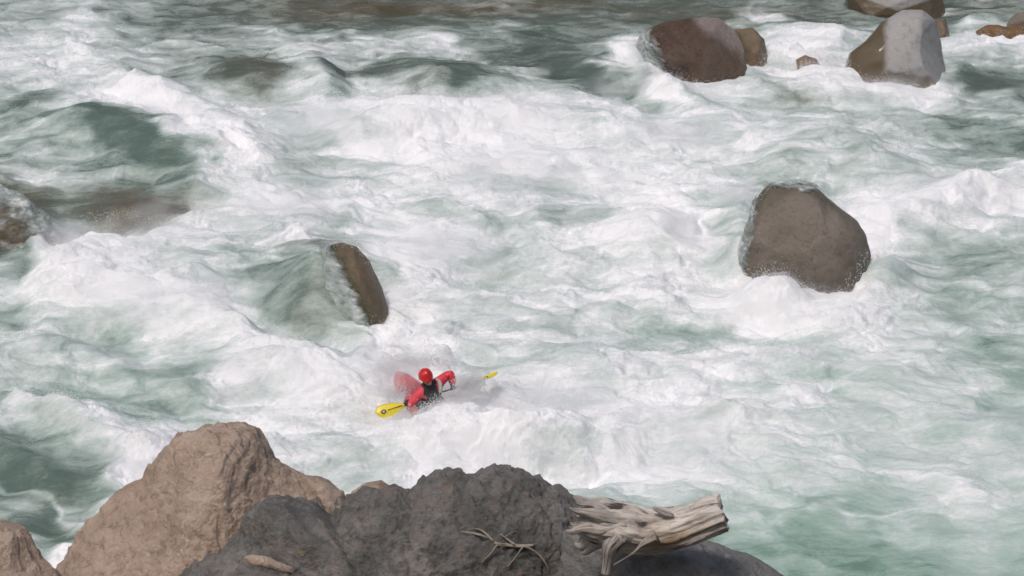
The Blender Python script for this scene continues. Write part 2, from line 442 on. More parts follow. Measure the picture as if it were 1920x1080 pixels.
# ---------------------------------------------------------------- spray thrown up by the rapids: uncountable drops
def octs(P, r):
    O = np.array([[1, 0, 0], [-1, 0, 0], [0, 1, 0], [0, -1, 0], [0, 0, 1], [0, 0, -1]], np.float32)
    T = np.array([[0, 2, 4], [2, 1, 4], [1, 3, 4], [3, 0, 4], [2, 0, 5], [1, 2, 5], [3, 1, 5], [0, 3, 5]])
    V = (P[:, None, :] + O[None] * r[:, None, None]).reshape(-1, 3)
    Fc = (T[None] + 6 * np.arange(len(P))[:, None, None]).reshape(-1, 3)
    return V, Fc
rng = np.random.RandomState(3); YKs = on_z(805, 775, 0)[1]
Zx = np.gradient(Z, axis=0)
lap = -(np.roll(Z, 6, 0) + np.roll(Z, -6, 0) + np.roll(Z, 6, 1) + np.roll(Z, -6, 1) - 4 * Z)
wgt = sstep(0.75, 1.05, foam) * np.clip(lap * 14, 0, 1) * sstep(0.35, 0.9, n_big + 0.6)
for e in [(800, 770, 150, 50, 0, 1.2), (760, 665, 70, 16, 0, 1.0), (1480, 560, 110, 14, 0, .5), (350, 300, 90, 22, 20, .5), (640, 195, 60, 22, 30, .5),
          (120, 440, 150, 16, -18, .4), (1200, 130, 40, 40, 0, .5), (280, 850, 70, 30, -30, .4), (1700, 165, 110, 6, 3, .4), (940, 880, 120, 14, 0, .4)]:
    wgt = wgt + 0.8 * e[5] * ell(px, py, *e[:5]) * sstep(0.5, 0.9, foam)
wgt = wgt * (Y < 56) * (np.abs(px - 960) < 1050)
area = (half[:, None] ** 2) * np.ones_like(X)
pr = (wgt * area).ravel(); pr /= pr.sum()
ND = 110000
idx = rng.choice(pr.size, ND, p=pr)
hh = rng.exponential(0.06, ND) ** 1.0
P = W[idx] + np.stack([rng.normal(0, .05, ND), rng.normal(0, .05, ND), hh], -1)
rr = rng.uniform(0.003, 0.0085, ND) * (1 + 0.4 * (rng.rand(ND) < .05))
def splash(pts, n, sx, sz, Yv):
    pts = np.array(pts, float); t = rng.rand(n) * (len(pts) - 1); i = t.astype(int); f = (t - i)[:, None]
    q2 = pts[i] * (1 - f) + pts[np.minimum(i + 1, len(pts) - 1)] * f
    out = np.array([on_y(a_, b_, Yv) for a_, b_ in q2])
    return out + np.stack([rng.normal(0, sx, n), rng.normal(0, sx, n), rng.normal(0, sz, n)], -1)
def yz(px_, py_): return on_z(px_, py_, 0)[1]
SP = [splash([(705, 700), (740, 676), (800, 672), (850, 680)], 3000, .10, .08, YKs + .25), splash([(862, 722), (902, 712)], 3000, .07, .06, YKs - .15), splash([(715, 730), (760, 735)], 900, .08, .06, YKs - .1), splash([(790, 775), (850, 760)], 1500, .07, .06, YKs - .5),
      splash([(1392, 500), (1400, 545), (1440, 535), (1500, 535), (1540, 562), (1590, 540), (1615, 505), (1635, 470)], 450, .08, .04, yz(1510, 560) - .1),
      splash([(1385, 480), (1400, 415), (1425, 360), (1480, 333), (1540, 345)], 150, .08, .06, yz(1510, 545) + .75),
      splash([(722, 600), (715, 545), (690, 485), (655, 455), (600, 465)], 150, .04, .035, yz(700, 612) + .5),
      splash([(1190, 60), (1205, 110), (1245, 150), (1290, 180)], 1600, .09, .07, yz(1250, 175) + .2),
      splash([(1440, 100), (1430, 140), (1480, 125), (1560, 110), (1590, 120)], 1300, .09, .07, yz(1480, 150) + .3),
      splash([(730, 690), (790, 672), (880, 690)], 900, .10, .07, YKs + .3), splash([(780, 775), (830, 768), (880, 760)], 700, .07, .05, YKs - .35),
      splash([(0, 470), (90, 440), (200, 400), (330, 415)], 500, .1, .06, yz(150, 450) + .1)]
P = np.vstack([P] + SP); rr = np.concatenate([rr, rng.uniform(.004, .010, len(P) - len(rr))])
V, Fc = octs(P, rr)
m_spray, nt, b = new_mat('spray drops')
p = geo_pos(nt)
nt.links.new(mix(nt, noise(nt, p, 4), (0.74, 0.76, 0.77), (0.84, 0.84, 0.85)), b.inputs['Base Color'])
b.inputs['Roughness'].default_value = 0.5
spray = link('spray', np_mesh('spray', V, Fc), m_spray)
tag(spray, 'fine white droplets flung up from the crests of the rapids', 'spray', kind='stuff')

# ================================================================ BANKS (mostly outside the picture)
def bank(name, x0, x1, y0, y1, fz, mat, n=160):
    xs, ys = np.meshgrid(np.linspace(x0, x1, n), np.linspace(y0, y1, n))
    zs = fz(xs, ys)
    o = link(name, np_mesh(name, np.stack([xs, ys, zs], -1).reshape(-1, 3), grid_faces(n, n)), mat)
    return tag(o, kind='structure')
m_bank = rock_mat('bank soil', [(0.045, 0.04, 0.035), (0.09, 0.08, 0.065), (0.16, 0.14, 0.11)], 0.8)
m_hill = rock_mat('unseen wooded bank', [(0.012, 0.02, 0.010), (0.028, 0.038, 0.018), (0.06, 0.055, 0.035)], 0.5)
bank('near_bank', -60, 60, -30, 25, lambda x, y: 13.2 - 0.66 * y - np.where(y < 3, (3 - y) * -0.66, 0) * 1.0 + 0.25 * fbm(x * .4, y * .4, 0, 4), m_bank)
bank('unseen_far_bank', -140, 140, 66, 150, lambda x, y: -1 + 0.85 * (y - 66) + 2.5 * fbm(x * .08, y * .08, 3, 5) - 1.5, m_hill)  # out of view; added so the upstream water reflects a dark slope, not sky

# ================================================================ ROCKS
def rock(name, poly, Ydist, depth, mat, label, cat='boulder', group=None, seed=0, sub=6, amp=0.05, fq=1.2, facets=10, facet_k=0.8,
         ridge=0.0, strata=0.0, veil=None, wetf=None, fine=0.012, centre=None, squash=1.0, tilt=0.0):
    """poly: outline seen from the river bank viewpoint; the stone gets real size and thickness at distance Ydist"""
    poly = np.array(poly, float)
    c = poly.mean(0) if centre is None else np.array(centre, float)
    C = on_y(c[0], c[1], Ydist)
    dist = (C - CP) @ FWD
    k = dist / F
    d = poly - c
    # densify and take the polar radius
    n = len(d); pts = []
    for i in range(n):
        a, b2 = d[i], d[(i + 1) % n]
        for t in np.linspace(0, 1, 24, endpoint=False): pts.append(a + (b2 - a) * t)
    pts = np.array(pts)
    th = np.arctan2(-pts[:, 1], pts[:, 0]); rad = np.hypot(pts[:, 0], pts[:, 1]) * k
    o = np.argsort(th); th = th[o]; rad = rad[o]
    th = np.concatenate([th - 2 * np.pi, th, th + 2 * np.pi]); rad = np.concatenate([rad] * 3)
    V, Fc = ico(sub)
    V = V.copy()
    a, b3, cc = V[:, 0], V[:, 1], V[:, 2]
    rs = np.random.RandomState(seed + 11)
    # facets are sliced on the unit shape, mostly on the faces turned to the viewer and away
    U = V.copy()
    for i in range(facets):
        nn = rs.normal(size=3); nn[2] = (abs(nn[2]) + 1.0) * rs.choice([-1, -1, 1]); nn /= np.linalg.norm(nn)
        off = rs.uniform(0.66, 0.9)
        t = U @ nn - off
        U = U - np.outer(np.maximum(t, 0) * facet_k, nn)
    theta = np.arctan2(b3, a)
    rr = np.interp(theta, th, rad)
    mean = rad.mean()
    sx = U[:, 0] * rr; sy = U[:, 1] * rr
    sz = U[:, 2] * depth
    L = np.stack([sx, sy, sz], -1)
    nrm = L / (np.linalg.norm(L, axis=1)[:, None] + 1e-9)
    q = L + seed * 7.31
    f = fq / mean
    dsp = amp * mean * fbm(q[:, 0] * f, q[:, 1] * f, q[:, 2] * f, 4)
    if ridge: dsp = dsp + ridge * mean * (ridged(q[:, 0] * f * 1.4, q[:, 1] * f * 1.4, q[:, 2] * f * 1.4, 6, .6) - 0.8)
    if strata:                                       # fractured steps along two joint directions
        for nn_, fr, am in (((.5, .75, .3), 3.3, 1.0), ((-.8, .35, .45), 2.3, .9), ((.2, -.3, .9), 5.5, .5)):
            w_ = (q @ np.array(nn_)) * fr + .9 * fbm(q[:, 0] * .9, q[:, 1] * .9, q[:, 2] * .9 + fr, 4)
            t_ = w_ - np.floor(w_)
            dsp = dsp + am * strata * (t_ - sstep(.80, 1.0, t_) - .4)
    dsp = dsp + fine * fbm(q[:, 0] * 5, q[:, 1] * 5, q[:, 2] * 5, 4, .6)
    L = L + nrm * dsp[:, None]
    Wd = C + np.outer(L[:, 0], RT) + np.outer(L[:, 1], UP) + np.outer(L[:, 2], FWD)
    base = Wd.mean(0); base[2] = Wd[:, 2].min()
    me = np_mesh(name, Wd - base, Fc)
    if wetf is not None:
        ppx, ppy = to_px(Wd)
        fattr(me, 'wet', np.clip(wetf(ppx, ppy, Wd), 0, 1))
    ob = link(name, me, mat)
    ob.location = base
    tag(ob, label, cat, group)
    if veil is not None:
        ppx, ppy = to_px(Wd)
        vm = np.clip(veil(ppx, ppy, Wd), 0, 1)
        out = Wd + (nrm[:, :1] * RT + nrm[:, 1:2] * UP + nrm[:, 2:] * FWD) * (.025 + .05 * np.abs(fbm(Wd[:, 0] * 2.2, Wd[:, 1] * 2.2, Wd[:, 2] * 1.2, 3)))[:, None]
        kf = Fc[(vm[Fc] > .01).any(1)]
        used = np.unique(kf); mp = -np.ones(len(out), int); mp[used] = np.arange(len(used))
        mf = np_mesh('falling_water', out[used], mp[kf])
        fattr(mf, 'veil', vm[used])
        tag(link('falling_water', mf, m_veil), 'thin sheet of white water sliding over a boulder', 'water', kind='stuff')
    return ob

m_veil, nt, b = new_mat('sliding water sheet')
p = geo_pos(nt); va = attr(nt, 'veil').outputs['Fac']
n1 = noise(nt, p, 2.2, 7, .62, .6, (.7, 1.0, 2.2)); n2 = noise(nt, p, 8, 6, .7, .3, (.7, 1.0, 2.0))
nn = fmath(nt, 'ADD', fmath(nt, 'MULTIPLY', n1, .7), fmath(nt, 'MULTIPLY', n2, .45))
al = fmath(nt, 'ADD', fmath(nt, 'MULTIPLY', va, 1.7), fmath(nt, 'MULTIPLY_ADD', nn, 2.6, -1.95))
al = ramp(nt, al, [(0.0, (0, 0, 0)), (.95, (1, 1, 1))]).outputs[0]
nt.links.new(ramp(nt, nn, [(.42, (.27, .32, .295)), (.58, (.38, .425, .405)), (.74, (.68, .70, .70))]).outputs[0], b.inputs['Base Color'])
b.inputs['Roughness'].default_value = .35
nt.links.new(al, b.inputs['Alpha'])
bump(nt, nn, .4, .05, b)

RG = 'boulders standing in the rapids'
m_brown = rock_mat('wet brown rock', [(0.085, 0.042, 0.020), (0.155, 0.090, 0.054), (0.20, 0.135, 0.095)], 1.6, (0.05, 0.24), spec=1.0, bstr=2.2,
                   wet=((0.40, 0.33, 0.31), 0.40))
m_midr = rock_mat('taupe river rock', [(0.145, 0.118, 0.088), (0.195, 0.163, 0.132), (0.235, 0.20, 0.17)], 1.3, (0.45, 0.7), wet=((0.10, 0.085, 0.060), 0.25), bstr=.8)
m_olive = rock_mat('mossy brown rock', [(0.11, 0.095, 0.050), (0.17, 0.12, 0.075), (0.22, 0.165, 0.115)], 2.2, (0.3, 0.6), wet=((0.07, 0.065, 0.035), 0.3))
m_grey = rock_mat('smooth grey rock', [(0.27, 0.265, 0.255), (0.315, 0.305, 0.295), (0.36, 0.345, 0.335)], 0.8, (0.5, 0.75), wet=((0.105, 0.080, 0.050), 0.30), bstr=.15)
m_rust = rock_mat('rusty rock', [(0.14, 0.07, 0.025), (0.20, 0.11, 0.045), (0.16, 0.12, 0.08)], 2.0, (0.3, 0.6))

def Yw(px_, py_): return on_z(px_, py_, 0)[1]

# big brown boulder with a pale dry crown, upstream
rock('boulder', [(1205, 60), (1240, 42), (1290, 34), (1345, 36), (1378, 62), (1392, 92), (1402, 135), (1412, 180), (1400, 215), (1340, 225), (1290, 190), (1262, 152), (1215, 125), (1195, 90)],
     Yw(1320, 175) + 1.3, 1.3, m_brown, 'wet reddish brown boulder with a pinkish dry crown and glints on its face', seed=1, amp=.05, group=RG, veil=lambda x, y, w: sstep(1262, 1215, x + (y - 100) * -.35) * .75,
     wetf=lambda x, y, w: sstep(0, 18, (x - 1300) * .95 - (y - 40) * 0.55 + 6) * sstep(105, 70, y - (x - 1370) * .6 + 10 * fbm(w[:, 0] * 2, w[:, 1] * 2, w[:, 2] * 2, 3)) * .9, facets=12)
rock('boulder', [(1375, 55), (1410, 52), (1432, 75), (1442, 110), (1438, 150), (1400, 165), (1370, 130)],
     Yw(1410, 135) + 1.1, 0.8, m_olive, 'small mossy olive brown boulder tucked behind the reddish brown one', seed=2, sub=5, group=RG)
rock('boulder', [(1655, 40), (1690, 21), (1725, 20), (1750, 40), (1766, 80), (1775, 130), (1776, 190), (1700, 225), (1600, 205), (1580, 140), (1592, 100), (1625, 75)],
     Yw(1690, 160) + 1.1, 1.1, m_grey, 'smooth pale grey boulder with a wet brown lower left side', seed=3, amp=.02, facets=4, fine=.004, group=RG,
     wetf=lambda x, y, w: np.maximum(sstep(1668, 1654, x + 4 * fbm(w[:, 0] * 3, w[:, 2] * 3, 0, 3)), sstep(124, 134, y - (x - 1650) * .16 + 4 * fbm(w[:, 0] * 4, w[:, 2] * 4, 0, 3)) * sstep(1762, 1735, x)))
rock('boulder', [(1575, -30), (1640, -60), (1720, -60), (1765, -25), (1772, 20), (1765, 60), (1740, 80), (1640, 80), (1610, 50), (1590, 10)],
     Yw(1690, 45) + 1.6, 1.1, m_grey, 'pale pinkish boulder with brown wet flanks cut by the top edge of the photo', seed=4, sub=6, amp=.02, group=RG,
     wetf=lambda x, y, w: sstep(-3, 3, y - (20 - np.abs(x - 1684) * .36)))
rock('rock', [(1752, 38), (1772, 36), (1780, 60), (1774, 95), (1750, 90)], Yw(1765, 80) + .6, .4, m_olive, 'small brown rock peeking out behind the pale grey boulder', 'rock', seed=5, sub=4)
rock('rock', [(1492, 112), (1510, 102), (1530, 108), (1538, 125), (1530, 150), (1500, 148)], Yw(1515, 135) + .3, .3, m_rust, 'little brown rock in the white chute between two boulders', 'rock', seed=6, sub=4)
rock('rock', [(1830, 58), (1850, 48), (1885, 47), (1925, 52), (1950, 75), (1920, 100), (1860, 92), (1835, 75)], Yw(1880, 75) + .6, .6, m_rust, 'low rusty orange rock awash at the right edge', 'rock', seed=7, sub=5, amp=.08)
rock('boulder', [(1886, 48), (1905, 26), (1940, 15), (1990, 30), (2000, 90), (1930, 95), (1895, 75)], Yw(1930, 78) + 1.4, .8, m_midr, 'dull grey green boulder cut by the right edge above the rusty rock', seed=8, sub=5, group=RG,
     wetf=lambda x, y, w: 0 * x)
# the middle right boulder
rock('boulder', [(1400, 430), (1412, 380), (1440, 348), (1490, 335), (1530, 350), (1562, 385), (1605, 415), (1622, 440), (1632, 480), (1622, 520), (1608, 560), (1560, 600), (1480, 600), (1415, 570), (1392, 520), (1390, 470)],
     Yw(1510, 545) + .75, 1.0, m_midr, 'large taupe boulder alone in the middle of the rapids with froth at its foot', seed=9, amp=.045, facets=9, facet_k=.7, group=RG, veil=lambda x, y, w: np.maximum(np.maximum(.85 * sstep(372, 338, y - (x - 1500) * .05), .8 * sstep(1430, 1396, x + (y - 440) * .16)), .8 * sstep(505, 560, y - 22 * np.exp(-((x - 1540) / 45) ** 2) * 1.4)),
     wetf=lambda x, y, w: np.maximum(0.85 * sstep(-10, -45, y - 385 - np.abs(x - 1500) * .5 + 10 * fbm(w[:, 0] * 3, w[:, 1] * 3, w[:, 2] * 3, 3)), .6 * sstep(490, 550, y + 25 * fbm(w[:, 0] * 6, w[:, 1] * 6, w[:, 2] * 2, 3))))
rock('boulder', [(606, 474), (620, 458), (640, 453), (668, 461), (692, 490), (713, 535), (729, 580), (728, 612), (716, 670), (670, 670), (640, 610), (615, 540)],
     Yw(700, 612) + .60, .75, m_olive, 'narrow brown boulder edge left bare beside a smooth hump of water', seed=10, amp=.03, facets=4, fine=.006, group=RG,
     veil=lambda x, y, w: sstep(14, -20, x - 622 - (y - 462) * .50) * .9,
     wetf=lambda x, y, w: sstep(22, -8, x - 622 - (y - 456) * .50))
rock('rock', [(-60, 370), (-10, 345), (40, 365), (85, 405), (118, 455), (80, 530), (0, 530), (-60, 500)], Yw(40, 480) + .45, .7, m_olive, 'drowned brown ledge of rock at the left edge with water pouring over it', 'rock', seed=11, sub=6, amp=.08, veil=lambda x, y, w: .35 + .35 * sstep(410, 370, y - x * .6),
     wetf=lambda x, y, w: .4 + 0 * x)

# ---- near bank
NG = 'dry rocks of the near bank'
m_tan = rock_mat('tan granite', [(0.29, 0.215, 0.165), (0.42, 0.32, 0.25), (0.50, 0.395, 0.32)], 1.1, (0.7, 0.95), bstr=1.0, spec=.25, cracks=.5, speck=(.50, .41, .33))
m_dark = rock_mat('dark basalt', [(0.080, 0.081, 0.075), (0.155, 0.149, 0.140), (0.26, 0.24, 0.225)], 1.5, (0.6, 0.95), bstr=1.0, speck=(0.21, 0.155, 0.135), spec=.3, cracks=.5, lichen=(.30, .235, .12))
m_dark2 = rock_mat('slate grey rock', [(0.15, 0.147, 0.142), (0.20, 0.193, 0.187), (0.26, 0.25, 0.242)], 1.6, (0.6, 0.95), bstr=.9, spec=.3)

rock('boulder', [(100, 1110), (118, 1052), (165, 985), (205, 945), (238, 916), (268, 905), (285, 870), (310, 838), (330, 812), (366, 808), (385, 798), (420, 795), (455, 797), (480, 810), (497, 836), (512, 862), (545, 885), (600, 925), (625, 960), (640, 1100), (600, 1300), (380, 1380), (160, 1300)],
     21.6, 1.7, m_tan, 'large tan pointed boulder on the near bank, left of the dark rocks', seed=21, sub=8, amp=.035, ridge=.014, strata=.045, facets=14, facet_k=.7, group=NG, centre=(400, 1060), fine=.02)
rock('boulder', [(500, 862), (530, 872), (575, 893), (612, 905), (640, 925), (655, 960), (660, 1100), (560, 1150), (500, 1050)],
     22.2, .8, m_tan, 'low tan shoulder of rock sloping down behind the pointed boulder', seed=22, sub=6, amp=.03, ridge=.015, strata=.04, group=NG, centre=(580, 1000))
rock('boulder', [(-120, 1000), (-60, 975), (0, 978), (35, 992), (68, 1022), (98, 1056), (120, 1100), (120, 1250), (-100, 1250)],
     21.0, 1.0, m_tan, 'tan boulder cut by the lower left corner', seed=23, sub=7, strata=.04, amp=.03, ridge=.015, group=NG)
rock('rock', [(628, 960), (650, 930), (680, 908), (715, 898), (740, 920), (740, 1050), (640, 1050)],
     21.4, .45, m_tan, 'small orange tan rock wedged between the tan and dark boulders', 'rock', seed=24, sub=5, amp=.04, group=NG)
rock('boulder', [(300, 1130), (335, 1075), (380, 1040), (425, 1032), (445, 1000), (470, 960), (500, 937), (535, 932), (560, 945), (600, 950), (628, 975), (640, 962), (660, 930), (700, 908), (740, 902), (775, 918), (800, 895), (830, 881), (855, 885), (880, 890), (915, 879), (965, 884), (1010, 902), (1050, 925), (1085, 948), (1110, 985), (1140, 1060), (1160, 1250), (1100, 1500), (400, 1500), (280, 1300)],
     20.2, 1.7, m_dark, 'broad jagged charcoal ledge of rock left of the driftwood stump', seed=26, sub=8, amp=.035, ridge=.020, strata=.075, facets=18, facet_k=.6, group=NG, centre=(790, 1150), fine=.04)
rock('boulder', [(1060, 1000), (1120, 975), (1200, 985), (1290, 1005), (1350, 1022), (1400, 1040), (1440, 1062), (1480, 1085), (1540, 1140), (1500, 1260), (1080, 1260), (1040, 1100)],
     19.6, 1.2, m_dark2, 'smooth slate grey boulder under the driftwood stump', seed=28, sub=7, amp=.03, ridge=.02, strata=.04, facets=8, group=NG, centre=(1270, 1130))


# ================================================================ DRIFTWOOD
def wood_mat(name, a, bcol, ochre=True):
    m, nt, b = new_mat(name)
    w = attr(nt, 'grain').outputs['Vector']
    n1 = noise(nt, w, 1.0, 7, 0.65, 0.5, (2.2, 16.0, 16.0))
    n2 = noise(nt, w, 1.0, 5, 0.7, 0.3, (7.0, 60.0, 60.0))
    p = geo_pos(nt)
    n3 = noise(nt, p, 3.0, 4)
    c = ramp(nt, n1, [(0.36, tuple(x * .16 for x in a)), (0.43, a), (0.60, bcol)]).outputs[0]
    c = mix(nt, fmath(nt, 'MULTIPLY', ramp(nt, n2, [(0.35, (1, 1, 1)), (0.5, (0, 0, 0))]).outputs[0], .55), c, tuple(x * .4 for x in a))
    if ochre:
        o = attr(nt, 'ochre').outputs['Fac']
        c = mix(nt, fmath(nt, 'MULTIPLY', o, ramp(nt, n1, [(.35, (.4, .4, .4)), (.6, (1, 1, 1))]).outputs[0]), c, (0.27, 0.155, 0.045))
    nt.links.new(c, b.inputs['Base Color'])
    b.inputs['Roughness'].default_value = 0.85; b.inputs['Specular IOR Level'].default_value = .2
    bump(nt, fmath(nt, 'ADD', n1, fmath(nt, 'MULTIPLY', n2, .5)), 0.9, 0.03, b)
    return m
m_wood = wood_mat('weathered driftwood', (0.43, 0.385, 0.345), (0.68, 0.62, 0.56))
m_twig = wood_mat('bare twig', (0.40, 0.34, 0.27), (0.60, 0.53, 0.43), False)

def tube(name, path, radii, mat, parent=None, nseg=40, sub=10, seed=0, groove=0.12, flat=1.0, cap=True, ragged=0.0, ochre=False, smooth=True, base=None):
    path = np.array(path, float); radii = np.array(radii, float)
    t0 = np.linspace(0, 1, len(path)); tt = np.linspace(0, 1, (len(path) - 1) * sub + 1)
    def cr(A):                                        # Catmull-Rom
        A = A.reshape(len(path), -1)
        E = np.vstack([2 * A[0] - A[1], A, 2 * A[-1] - A[-2]])
        out = []
        for t in tt:
            s_ = min(t * (len(path) - 1), len(path) - 1 - 1e-9); i = int(s_); f = s_ - i
            a, b_, c_, d = E[i], E[i + 1], E[i + 2], E[i + 3]
            out.append(.5 * ((2 * b_) + (c_ - a) * f + (2 * a - 5 * b_ + 4 * c_ - d) * f * f + (3 * b_ - 3 * c_ + d - a) * f ** 3))
        return np.array(out)
    Pc = cr(path); Rc = np.maximum(cr(radii)[:, 0], radii.min() * .5)
    T = np.gradient(Pc, axis=0); T /= np.linalg.norm(T, axis=1)[:, None]
    up = np.array([0, 0, 1.0]) if abs(T[0][2]) < .9 else np.array([0, 1.0, 0])
    th = np.linspace(0, 2 * np.pi, nseg, endpoint=False)
    L = np.concatenate([[0], np.cumsum(np.linalg.norm(np.diff(Pc, axis=0), axis=1))])
    V = []; G = []
    for i in range(len(Pc)):
        s1 = np.cross(T[i], up); s1 /= np.linalg.norm(s1); s2 = np.cross(s1, T[i])
        cx, sx = np.cos(th), np.sin(th)
        r = Rc[i] * (1 + groove * (1.2 * ridged(cx * 1.9 + seed, sx * 1.9, np.full_like(th, L[i] * .8), 4, .6) - 1.0) + .10 * perlin(cx * 1 + seed * 3, sx * 1, L[i] * 3))
        pt = Pc[i] + np.outer(r * cx, s1) + np.outer(r * sx * flat, s2)
        e = (i / (len(Pc) - 1))
        if ragged: pt = pt + np.outer(ragged * sstep(.86, 1, np.array([e]))[0] * (perlin(cx * 2.5 + seed, sx * 2.5, 9) + .5 * perlin(cx * 7 + seed, sx * 7, 2)), T[i])
        V.append(pt); G.append(np.stack([np.full_like(th, L[i]), cx * .15 + seed, sx * .15], -1))
    V = np.vstack(V); G = np.vstack(G)
    Fq = [tuple(f) for f in grid_faces(len(Pc), nseg, True)]
    if cap:
        n0 = len(V)
        inner = Pc[-1] - T[-1] * Rc[-1] * .08
        V = np.vstack([V, Pc[0][None], inner[None]]); G = np.vstack([G, G[0][None], G[-1][None]])
        last = (len(Pc) - 1) * nseg
        for j in range(nseg):
            Fq.append((n0, (j + 1) % nseg, j)); Fq.append((n0 + 1, last + j, last + (j + 1) % nseg))
    base = np.zeros(3) if base is None else base
    me = bpy.data.meshes.new(name); me.from_pydata([tuple(x) for x in (V - base)], [], [tuple(int(k) for k in f) for f in Fq]); me.update()
    vattr(me, 'grain', G)
    if ochre:
        qx_, qy_ = to_px(V)
        fattr(me, 'ochre', np.clip(ell(qx_, qy_, 1265, 1012, 50, 12, -22) * .8 + ell(qx_, qy_, 1225, 1000, 30, 30) * .3, 0, 1))
    o = link(name, me, mat, parent, smooth)
    return o

LY = 18.9
def q(px_, py_, dy=0.0): return on_y(px_, py_, LY + dy)
lb = q(1200, 1030)
stump = bpy.data.objects.new('driftwood_stump', None); stump.location = lb; COL.objects.link(stump)
tag(stump, 'pale weathered driftwood stump with splayed roots lying on the grey boulder', 'driftwood')
tube('trunk', [q(1085, 975, .05), q(1120, 978), q(1165, 985), q(1210, 995), q(1255, 992), q(1300, 980), q(1335, 968), q(1356, 962)],
     [.15, .25, .27, .255, .235, .215, .205, .195], m_wood, stump, nseg=96, sub=14, seed=1, groove=.13, flat=1.0, ragged=.06, ochre=True, base=lb)
for i, (pp, rr_) in enumerate([
    ([(1175, 985), (1130, 985), (1095, 984), (1078, 990), (1064, 987)], [.015,.05, .03, .018, .004]), ([(1175, 985), (1130, 955), (1108, 945), (1092, 945), (1080, 942)], [.015,.05, .03, .02, .005]), ([(1150, 1008), (1120, 1020), (1098, 1036), (1088, 1036)], [.08, .05, .03, .006]), ([(1175, 985), (1130, 972), (1100, 970), (1082, 972), (1072, 966)], [.015,.05, .032, .016, .004]),
    ([(1175, 985), (1130, 960), (1105, 948), (1085, 936), (1075, 930)], [.015,.10, .07, .035, .012]),
    ([(1175, 985), (1130, 968), (1100, 962), (1080, 958), (1068, 952)], [.015,.08, .055, .03, .01]),
    ([(1175, 985), (1130, 982), (1100, 978), (1078, 984), (1070, 980)], [.015,.07, .05, .03, .01]),
    ([(1175, 985), (1130, 990), (1095, 990), (1072, 997), (1060, 996)], [.015,.07, .045, .03, .01]),
    ([(1140, 1000), (1110, 1008), (1090, 1022), (1078, 1018)], [.11, .10, .06, .02]),
    ([(1165, 1000), (1146, 1022), (1141, 1048), (1136, 1076)], [.12, .085, .055, .05]),
    ([(1160, 1005), (1180, 1018), (1205, 1026), (1225, 1034)], [.10, .08, .05, .02]),
    ([(1230, 1005), (1205, 1020), (1188, 1036), (1150, 1060)], [.07, .03, .012, .006])]):
    tube('root', [q(x, y, -.02 * i * (1 if i % 2 else -1) - .08) for x, y in pp], rr_, m_wood, stump, nseg=20, sub=8, seed=5 + i, groove=.22, ochre=True, base=lb)
for pp, rr_ in [([(1225, 952), (1245, 962), (1262, 966)], [.02, .035, .02])]:
    tube('branch_stub', [q(x, y, -.12) for x, y in pp], rr_, m_wood, stump, nseg=12, sub=6, seed=31, base=lb, ochre=True)

def on_surface(px_, py_, lift=.02):
    """nearest near-bank rock surface along that direction"""
    d = Vector(ray(px_, py_)).normalized(); best = None
    dg = bpy.context.evaluated_depsgraph_get()
    hit, loc, *_r = S.ray_cast(dg, Vector(CP) , d)
    return np.array(loc) - np.array(d) * lift if hit else on_y(px_, py_, 19)
bpy.context.view_layer.update()
tb = on_surface(950, 1020)
twig = bpy.data.objects.new('twig', None); twig.location = tb; COL.objects.link(twig)
tag(twig, 'thin bare forked twig lying on the dark rock left of the driftwood', 'twig')
for i, (pp, rr_) in enumerate([
    ([(1000, 1022), (975, 1024), (950, 1022), (932, 1020), (920, 1012), (900, 1003), (866, 996)], [.014, .022, .020, .018, .016, .013, .007]),
    ([(925, 1014), (908, 998), (896, 992), (880, 991)], [.012, .010, .008, .004]),
    ([(985, 1024), (1008, 1038), (1022, 1055), (1030, 1072)], [.016, .013, .011, .007]),
    ([(932, 1022), (920, 1038), (902, 1055)], [.013, .010, .006]),
    ([(980, 1026), (968, 1042), (952, 1063)], [.011, .008, .005]),
    ([(965, 1021), (950, 1010), (938, 1001)], [.012, .009, .005]),
    ([(945, 1008), (958, 999), (970, 996)], [.006, .005, .003])]):
    tube('stem' if i == 0 else 'side_twig', [on_surface(x, y, .05) for x, y in pp], [r_ * 1.0 for r_ in rr_], m_twig, twig, nseg=8, sub=6, seed=i, groove=.1, base=tb)
rock('rock', [(455, 1045), (475, 1040), (500, 1043), (535, 1058), (560, 1070), (545, 1078), (510, 1068), (470, 1058)], 18.25, .1, m_tan, 'thin pale sliver of stone lying on the dark mottled slab', 'rock', seed=41, sub=4)

# ================================================================ KAYAKER
m_red = simple('red kayak shell', (0.75, 0.03, 0.05), .3)
m_helm = simple('red helmet shell', (0.60, 0.012, 0.014), .28)
m_jack = simple('red paddle jacket', (0.72, 0.045, 0.07), .55)
m_black = simple('black neoprene', (0.018, 0.020, 0.022), .6)
m_purp = simple('dark purple cuff', (0.06, 0.02, 0.05), .5)
m_skin = simple('skin', (0.52, 0.31, 0.23), .5)
m_yel = simple('yellow paddle blade', (0.78, 0.62, 0.02), .35)
m_shaft = simple('black shaft', (0.02, 0.02, 0.025), .4)
m_pale = simple('pale grey strap', (0.42, 0.43, 0.40), .6)
m_blk = simple('black print', (0.02, 0.02, 0.02), .5)
m_wh = simple('white print', (0.75, 0.75, 0.75), .5)

KB = on_z(805, 775, 0); YK = KB[1]
KB = Vector(KB)
FD = Vector((0.46, -0.89, 0)).normalized()           # the way the kayaker faces
RD = Vector((FD.y, -FD.x, 0))                        # the kayaker's right hand side
def kp(px_, py_, dy): return Vector(on_y(px_, py_, YK + dy))

